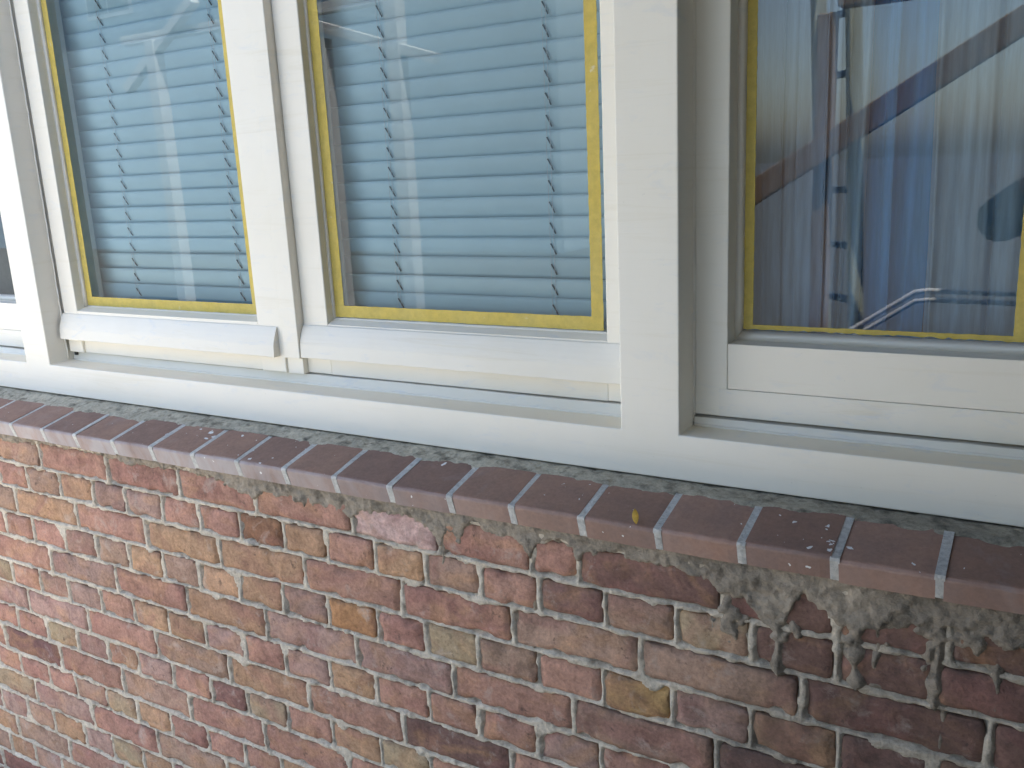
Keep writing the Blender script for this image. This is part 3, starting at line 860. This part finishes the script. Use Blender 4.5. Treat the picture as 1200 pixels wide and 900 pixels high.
# ================================================================== VENETIAN BLINDS
def slat_mesh(w):
    n = 6; nx = 8
    bm = bmesh.new(); rows = []
    for k in range(n + 1):
        t = k / n                       # 0 top (towards the glass), 1 bottom (towards the room)
        z = .0005 - .0352 * t
        y = .000 + .0125 * t - .0032 * math.sin(math.pi * t)
        rows.append([bm.verts.new((w * (i / nx - .5), y, z)) for i in range(nx + 1)])
    for a, b in zip(rows[:-1], rows[1:]):
        for i in range(nx): bm.faces.new((a[i], a[i + 1], b[i + 1], b[i]))
    r = bmesh.ops.extrude_face_region(bm, geom=bm.faces[:])
    for v in r['geom']:
        if isinstance(v, bmesh.types.BMVert): v.co.y += .0005; v.co.z -= .0001
    return bm_mesh('slat', bm, True)

def blind(label, x0, x1, y, cords):
    t = thing('venetian_blind', label, 'blind', 'closed blinds behind the panes')
    me = slat_mesh(x1 - x0)
    zs = [.0184 + .0333 * k for k in range(-9, 26)]
    rr = random.Random(int(-x0 * 100))
    for z in zs:
        o = link('slat', me, M['slat'], t)
        o.location = ((x0 + x1) / 2 + rr.uniform(-.001, .001), y, z + rr.uniform(-.0006, .0006))
        o.rotation_euler = (R_(rr.uniform(-1.2, 1.2) - 5 * max(0, min(1, (-.02 - z) / .2))), R_(rr.uniform(-.06, .06)), R_(rr.uniform(-.1, .1)))
    for cx in cords:
        bm = bmesh.new()
        for dx, yy in ((-.0035, -.0022), (.0030, -.0022)):
            tube_bm(bm, [(cx + dx + rr.uniform(-.0004, .0004), y + yy, -.30 + 1.16 * k / 40) for k in range(41)], .00042, 5)
        link('ladder_string', bm_mesh('ladder_string', bm), M['cord'], t)
        bm = bmesh.new()
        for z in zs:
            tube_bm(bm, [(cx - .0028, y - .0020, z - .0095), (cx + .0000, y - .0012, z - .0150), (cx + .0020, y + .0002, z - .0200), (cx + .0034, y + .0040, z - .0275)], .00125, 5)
        link('slot_shadow', bm_mesh('slot_shadow', bm), M['slot'], t)  # dark tubes put in for the slot and shadow at each cord
    box('head_rail', x0, x1, y - .012, y + .03, .865, .90, M['slat'], t, .002)
blind('pale blue venetian blind with closed slats behind the narrow casement', -1.955, -1.275, .232, (-1.751, -1.423))
blind('pale blue venetian blind, lower slats slightly open, behind the middle pane', -1.176, -.555, .240, (-1.024, -.704))

rb = thing('added_blind', 'dark grey blind added to darken the window cut off at the left edge', 'blind')  # added behind the pane to make its glass read dark
box('cloth', -2.80, -1.99, .252, .254, -.36, .60, M['greycloth'], rb)
box('added_roller', -2.80, -1.99, .24, .275, .60, .635, M['greycloth'], rb, .008)

# ================================================================== CURTAINS
def curtain(name, label, x0, x1, y, amp, folds, mat, z0=-.385, z1=.93, seed=1, thick=.0012, lean=0.0):
    rs = np.random.RandomState(seed)
    nx, nz = int(abs(x1 - x0) / .004) + 8, 26
    u = np.linspace(0, 1, nx); v = np.linspace(0, 1, nz)
    U, W = np.meshgrid(u, v, indexing='ij')
    ph = U * folds * 2 * math.pi + 1.3 * np.interp(U, np.linspace(0, 1, 9), rs.rand(9) * 2 - 1) * 2
    X = x0 + (x1 - x0) * U + .006 * np.sin(ph * .7 + W * 2) + lean * (1 - W)
    A = amp * np.interp(U, np.linspace(0, 1, 12), .45 + .75 * rs.rand(12))
    Y = y + A * np.sin(ph + .5 * W) + A * .35 * np.sin(2.3 * ph + 1 + W) + .004 * np.sin(9 * W + 5 * U)
    Z = z0 + (z1 - z0) * W
    V1 = np.stack([X, Y, Z], -1).reshape(-1, 3); V2 = V1 + np.array([0, thick, 0])
    idx = np.arange(nx * nz).reshape(nx, nz)
    Q = np.stack([idx[:-1, :-1], idx[1:, :-1], idx[1:, 1:], idx[:-1, 1:]], -1).reshape(-1, 4)
    o = link(name, mesh_np(name, np.vstack([V1, V2]), np.vstack([Q, Q[:, ::-1] + nx * nz])), M[mat])
    tag(o, label, 'curtain')
    return o
curtain('voile_curtain', 'pale voile curtain in many narrow folds behind the right half of the right window', -.165, .53, .335, .013, 17, 'curtain', seed=4)
curtain('voile_curtain', 'narrow grey white curtain edge beside the blue tinted fold in the right window', -.275, -.232, .33, .012, 2, 'curtain', seed=6, lean=-.02)
curtain('sky_tint_fold', 'curtain fold tinted blue for reflected sky, between the pale curtains in the right window', -.238, -.155, .352, .012, 2, 'curtain3', seed=9, lean=-.012)  # blue tint on this fold stands in for sky reflected on the glass
curtain('net_curtain', 'dim net curtain deep in the room behind the left part of the right window', -.45, -.275, .30, .010, 9, 'curtain2', z1=.93, seed=12)

# ================================================================== PORCH (post and brace mirrored in the right window; roof added to shade the near end)
def beam(name, p, q, w, d, mat, par, up=(0, 1, 0)):
    p, q = Vector(p), Vector(q); ax = (q - p).normalized()
    n1 = Vector(up); n1 = (n1 - ax * n1.dot(ax)).normalized(); n2 = ax.cross(n1)
    bm = bmesh.new(); vs = []
    for e in (p, q):
        for a, b in ((-1, -1), (1, -1), (1, 1), (-1, 1)): vs.append(bm.verts.new(e + n2 * a * w / 2 + n1 * b * d / 2))
    for f in ((0, 1, 2, 3), (4, 7, 6, 5), (0, 4, 5, 1), (1, 5, 6, 2), (2, 6, 7, 3), (3, 7, 4, 0)): bm.faces.new([vs[i] for i in f])
    bmesh.ops.bevel(bm, geom=bm.edges[:], offset=.004, segments=1, affect='EDGES')
    return link(name, bm_mesh(name, bm), M[mat], par)

PX0, PX1 = -.80, 1.75
PZ = -.54            # roof height, set low to deepen the shade on the wall
porch = thing('timber_porch', 'brown timber porch with a diagonal brace mirrored in the right window, boarded roof added for shade', 'porch')
beam('post', (-.842, -2.4, GZ), (-.842, -2.4, 1.06 + PZ), .068, .068, 'wood', porch)
beam('post', (1.55, -2.4, GZ), (1.55, -2.4, 1.06 + PZ), .068, .068, 'wood', porch)
beam('brace', (-1.36, -2.34, -.305), (.06, -2.34, .549), .095, .045, 'wood', porch)
beam('front_beam', (PX0, -2.4, 1.11 + PZ), (PX1, -2.4, 1.11 + PZ), .09, .07, 'wood', porch, (0, 0, 1))
beam('wall_plate', (PX0, -.05, 1.34 + PZ), (PX1, -.05, 1.34 + PZ), .09, .06, 'wood', porch, (0, 0, 1))
nb = 18
for k in range(nb):
    y0 = -1.95 + 1.93 * k / nb; y1 = -1.95 + 1.93 * (k + 1) / nb - .008
    prism_x('roof_board', [(y0, 1.16 + PZ + .085 * (y0 + 2.7)), (y1, 1.16 + PZ + .085 * (y1 + 2.7)), (y1, 1.185 + PZ + .085 * (y1 + 2.7)), (y0, 1.185 + PZ + .085 * (y0 + 2.7))], PX0, PX1, M['plank'], porch)  # boarded roof added to shade the wall
box('post_bracket', -.86, -.825, -2.364, -2.352, -.05, .03, M['phone'], porch)

sw = thing('shade_wall', 'unseen dark grey wing wall added to shade the right end of the windows', 'wall')  # unseen wall added to keep light off the right end
box('shade_wall_body', .37, .62, -2.3, -.002, GZ, 1.25, M['slate'], sw)
box('shade_wall_coping', .345, .645, -2.325, -.002, 1.25, 1.31, M['slate'], sw, .005)

ld = thing('ladder', 'ladder with dark rungs standing beside the porch post, mirrored in the right window', 'ladder')
for sx in (-.135, .135):
    box('stile', sx - .016, sx + .016, -.03, .03, 0, 2.9, M['ladder'], ld, .004)
for k in range(12):
    box('rung', -.118, .118, -.014, .014, .20 + .235 * k, .228 + .235 * k, M['alu'], ld, .004)
ld.location = (-.785, -2.72, GZ); ld.rotation_euler = (R_(-3), 0, R_(48))

hr = thing('tube_handrail', 'bent white twin tube handrail outside, mirrored low in the right window', 'handrail')
for dz in (0, -.035):
    bm = bmesh.new()
    tube_bm(bm, [(-1.02, -2.33, -.935 + dz), (-.72, -2.33, -.725 + dz), (-.50, -2.33, -.572 + dz), (-.465, -2.33, -.548 + dz), (-.42, -2.33, -.541 + dz), (-.1, -2.33, -.545 + dz), (.3, -2.33, -.55 + dz)], .0105, 10)
    link('tube', bm_mesh('tube', bm, True), M['whitetube'], hr)
for px, pz in ((-1.02, -.935), (.3, -.55)):
    bm = bmesh.new(); tube_bm(bm, [(px, -2.33, GZ), (px, -2.33, pz)], .014, 10)
    link('leg', bm_mesh('leg', bm, True), M['steel'], hr)

# ================================================================== THE PHOTOGRAPHER (only a sleeve shows, mirrored in the right window)
def person():
    root = thing('person', 'person in camouflage jacket and jeans holding up a phone, sleeve mirrored in the glass', 'person')
    P = {}; E = []
    def add(n, co, r, par=None):
        P[n] = (Vector(co), r)
        if par: E.append((par, n))
    bx, by = .12, -1.50
    add('pelvis', (bx, by, -.66), .145)
    add('waist', (bx, by + .01, -.48), .14, 'pelvis'); add('chest', (bx - .01, by + .0, -.28), .155, 'waist'); add('neck0', (bx - .015, by + .01, -.12), .10, 'chest')
    add('neck', (bx - .02, by + .03, -.06), .058, 'neck0'); add('jaw', (bx - .03, by + .06, .0), .078, 'neck'); add('skull', (bx - .03, by + .05, .09), .092, 'jaw'); add('crown', (bx - .03, by + .04, .145), .06, 'skull')
    for s, sh, el, wr, palm in ((-1, (-.05, -1.48, -.15), (-.150, -1.24, -.205), (-.045, -1.10, -.09), (-.034, -1.09, -.045)),
                                (1, (.29, -1.48, -.15), (.29, -1.26, -.30), (.10, -1.12, -.08), (.075, -1.105, -.035))):
        t = 'l' if s < 0 else 'r'
        add('sh' + t, sh, .085, 'neck0'); add('ua' + t, Vector(sh).lerp(Vector(el), .5), .07, 'sh' + t); add('el' + t, el, .062, 'ua' + t)
        add('fa' + t, Vector(el).lerp(Vector(wr), .45), .055, 'el' + t); add('wr' + t, wr, .034, 'fa' + t); add('pa' + t, palm, .032, 'wr' + t)
        pv = Vector(palm)
        for k in range(4):
            z0 = .028 - .016 * k; L = (.03, .034, .032, .026)[k]
            add('f%s%da' % (t, k), pv + Vector((.0, -.012, z0)), .009, 'pa' + t)
            add('f%s%db' % (t, k), pv + Vector((-s * .018, -.022, z0 + .004)), .0085, 'f%s%da' % (t, k))
            add('f%s%dc' % (t, k), pv + Vector((-s * (.018 + L), -.020, z0 + .006)), .0075, 'f%s%db' % (t, k))
        add('th%sa' % t, pv + Vector((0, .014, .026)), .0105, 'pa' + t); add('th%sb' % t, pv + Vector((-s * .014, .010, .046)), .0095, 'th%sa' % t)
        hx = bx + s * .095
        add('hip' + t, (hx, by, -.72), .105, 'pelvis'); add('th' + t, (hx + s * .01, by + .02, -.92), .088, 'hip' + t); add('kn' + t, (hx + s * .015, by + .03, -1.10), .065, 'th' + t)
        add('ca' + t, (hx + s * .015, by + .0, -1.26), .06, 'kn' + t); add('an' + t, (hx + s * .015, by - .02, -1.46), .045, 'ca' + t); add('to' + t, (hx + s * .03, by + .13, -1.51), .036, 'an' + t)
    names = list(P); ix = {n: i for i, n in enumerate(names)}
    me = bpy.data.meshes.new('body_cage')
    me.from_pydata([P[n][0] for n in names], [(ix[a], ix[b]) for a, b in E], [])
    tmp = bpy.data.objects.new('body_cage', me); COL.objects.link(tmp)
    sk = tmp.modifiers.new('skin', 'SKIN'); sk.use_smooth_shade = True
    for i, n in enumerate(names):
        me.skin_vertices[0].data[i].radius = (P[n][1], P[n][1]); me.skin_vertices[0].data[i].use_root = (n == 'pelvis')
    ss = tmp.modifiers.new('sub', 'SUBSURF'); ss.levels = 2; ss.render_levels = 2
    dg = bpy.context.evaluated_depsgraph_get()
    bmesh_me = bpy.data.meshes.new_from_object(tmp.evaluated_get(dg))
    bpy.data.objects.remove(tmp)
    for m in ('camo', 'skin', 'jeans', 'boot'): bmesh_me.materials.append(M[m])
    wl, wr_ = P['wrl'][0], P['wrr'][0]
    for f in bmesh_me.polygons:
        c = f.center; k = 0
        if c.z > -.07 and (c - Vector((bx - .03, by + .05, .05))).length < .19: k = 1
        elif min((c - wl).length, (c - P['pal'][0]).length) < .05 or min((c - wr_).length, (c - P['par'][0]).length) < .06: k = 1
        elif c.z < -1.44: k = 3
        elif c.z < -.70: k = 2
        f.material_index = k; f.use_smooth = True
    b = bpy.data.objects.new('body', bmesh_me); COL.objects.link(b); b.parent = root
    # hair cap, ears, nose and eyes
    hc = Vector((bx - .03, by + .035, .095))
    bm = bmesh.new(); bmesh.ops.create_uvsphere(bm, u_segments=20, v_segments=12, radius=1)
    bmesh.ops.delete(bm, geom=[v for v in bm.verts if v.co.z < -.15 or (v.co.y > .45 and v.co.z < .45)], context='VERTS')
    for v in bm.verts: v.co = Vector((v.co.x * .098, v.co.y * .108, v.co.z * .088)) + hc
    link('hair', bm_mesh('hair', bm, True), M['hair'], root)
    def blob(name, c, sx, sy, sz, mat):
        bm = bmesh.new(); bmesh.ops.create_icosphere(bm, subdivisions=2, radius=1)
        for v in bm.verts: v.co = Vector((v.co.x * sx, v.co.y * sy, v.co.z * sz)) + Vector(c)
        link(name, bm_mesh(name, bm, True), M[mat], root)
    fy = by + .135
    blob('nose', (bx - .03, fy + .008, .04), .011, .016, .02, 'skin'); blob('mouth', (bx - .03, fy - .002, -.005), .022, .008, .006, 'skin')
    for s in (-1, 1):
        blob('eye', (bx - .03 + s * .03, fy - .006, .07), .013, .008, .008, 'phone'); blob('ear', (bx - .03 + s * .092, by + .05, .055), .01, .02, .03, 'skin')
person()
ph = box('phone', -.034, .078, -1.092, -1.0835, -.075, .085, M['phone'])
tag(ph, 'black phone held up by the photographer, outside the picture', 'phone')

# ================================================================== ADDED BACKDROP (seen only mirrored in the panes)
def backdrop_house():  # unseen house added so the blinds mirror an even blue grey
    t = thing('backdrop_house', 'plain pale blue grey house added to give both blinds an even reflection', 'house')
    x0, x1, y, zt = -46.0, -7.6, -13.0, 5.6
    box('wall', x0, x1, y - 8, y, GZ, zt, M['bluerender'], t)
    prism_x('roof', [(y + .5, zt + .002), (y - 8.5, zt + .002), (y - 4, zt + 3.2)], x0 - .4, x1 + .4, M['rooft'], t)
    for k in range(9):
        xa = -44.5 + 4.1 * k
        for zz, hh in ((3.75, 1.3),) + (((-.75, 1.6),) if xa < -27 else ()):
            f = box('window', xa, xa + 1.6, y + .002, y + .06, zz, zz + hh, M['render'], t)
            for p0, p1 in ((xa + .07, xa + .77), (xa + .83, xa + 1.53)):
                box('pane', p0, p1, y + .062, y + .07, zz + .08, zz + hh - .08, M['winf'], f)
    d = box('door', -30.2, -29.2, y + .002, y + .07, GZ, GZ + 2.15, M['fdoor'], t)
    box('handle', -29.35, -29.3, y + .071, y + .11, GZ + 1.0, GZ + 1.14, M['steel'], d)
backdrop_house()

pg = thing('pale_stripe_frame', 'white posts and rafters added to mirror as pale stripes in the blinds', 'stripe_frame')  # frame added to make the pale stripes reflected in the blinds
for px, zt in ((-6.62, 1.35), (-5.67, 1.6), (-9.15, 1.6)):
    beam('post', (px, -6.0, GZ), (px, -6.0, zt), .15, .15, 'stripe_frame', pg)
beam('rafter', (-7.4, -6.0, 1.72), (-5.2, -6.0, 1.02), .10, .12, 'stripe_frame', pg)
beam('rafter', (-9.7, -6.0, 1.1), (-8.4, -6.0, 1.95), .10, .12, 'stripe_frame', pg)
beam('top_beam', (-9.8, -6.12, 1.66), (-5.1, -6.12, 1.66), .12, .10, 'stripe_frame', pg, (0, 0, 1))


# unseen bin shape added to shade the near bricks
wbn = thing('shade_bin', 'unseen dark grey bin shape added to shade the near bricks', 'bin')
bm = bmesh.new()
vs = [bm.verts.new(p) for p in ((.12, -.56, GZ + .06), (.33, -.56, GZ + .06), (.33, -.10, GZ + .06), (.12, -.10, GZ + .06), (.075, -.64, -.56), (.355, -.64, -.56), (.355, -.06, -.56), (.075, -.06, -.56))]
for f in ((0, 1, 2, 3), (4, 7, 6, 5), (0, 4, 5, 1), (1, 5, 6, 2), (2, 6, 7, 3), (3, 7, 4, 0)): bm.faces.new([vs[q] for q in f])
bmesh.ops.bevel(bm, geom=bm.edges[:], offset=.02, segments=3, affect='EDGES')
link('body', bm_mesh('body', bm), M['shade_binplastic'], wbn)
box('shade_bin_lid', .062, .362, -.67, -.05, -.558, -.515, M['shade_binplastic'], wbn, .015)
box('handle', .10, .33, -.049, -.03, -.575, -.55, M['shade_binplastic'], wbn, .006)
for wx in (.10, .33):
    bm = bmesh.new(); tube_bm(bm, [(wx - .02, -.14, GZ + .09), (wx + .02, -.14, GZ + .09)], .09, 20)
    link('shade_bin_wheel', bm_mesh('shade_bin_wheel', bm), M['rubber'], wbn)

def bounce_sheet():  # unseen pale sheet added to bounce sunlight up the left wall
    xs = np.linspace(-5.0, -1.45, 90); ys = np.linspace(-2.9, -.30, 70)
    X, Y = np.meshgrid(xs, ys, indexing='ij')
    Z = GZ + .034 + .016 * vnoise(X, Y, .25, 601) + .008 * vnoise(X * 1.4 + Y, Y - X * .5, .12, 602)
    X = X + .03 * vnoise(X, Y, .5, 603); Y = Y + .03 * vnoise(X, Y, .6, 604)
    V = np.stack([X, Y, Z], -1).reshape(-1, 3); idx = np.arange(X.size).reshape(X.shape)
    Q = np.stack([idx[:-1, :-1], idx[1:, :-1], idx[1:, 1:], idx[:-1, 1:]], -1).reshape(-1, 4)
    o = link('bounce_sheet', mesh_np('bounce_sheet', V, Q), M['sheet'])
    sm = o.modifiers.new('thickness', 'SOLIDIFY'); sm.thickness = .002
    tag(o, 'unseen cream cotton sheet added on the paving to bounce light onto the left windows', 'dust sheet')
bounce_sheet()
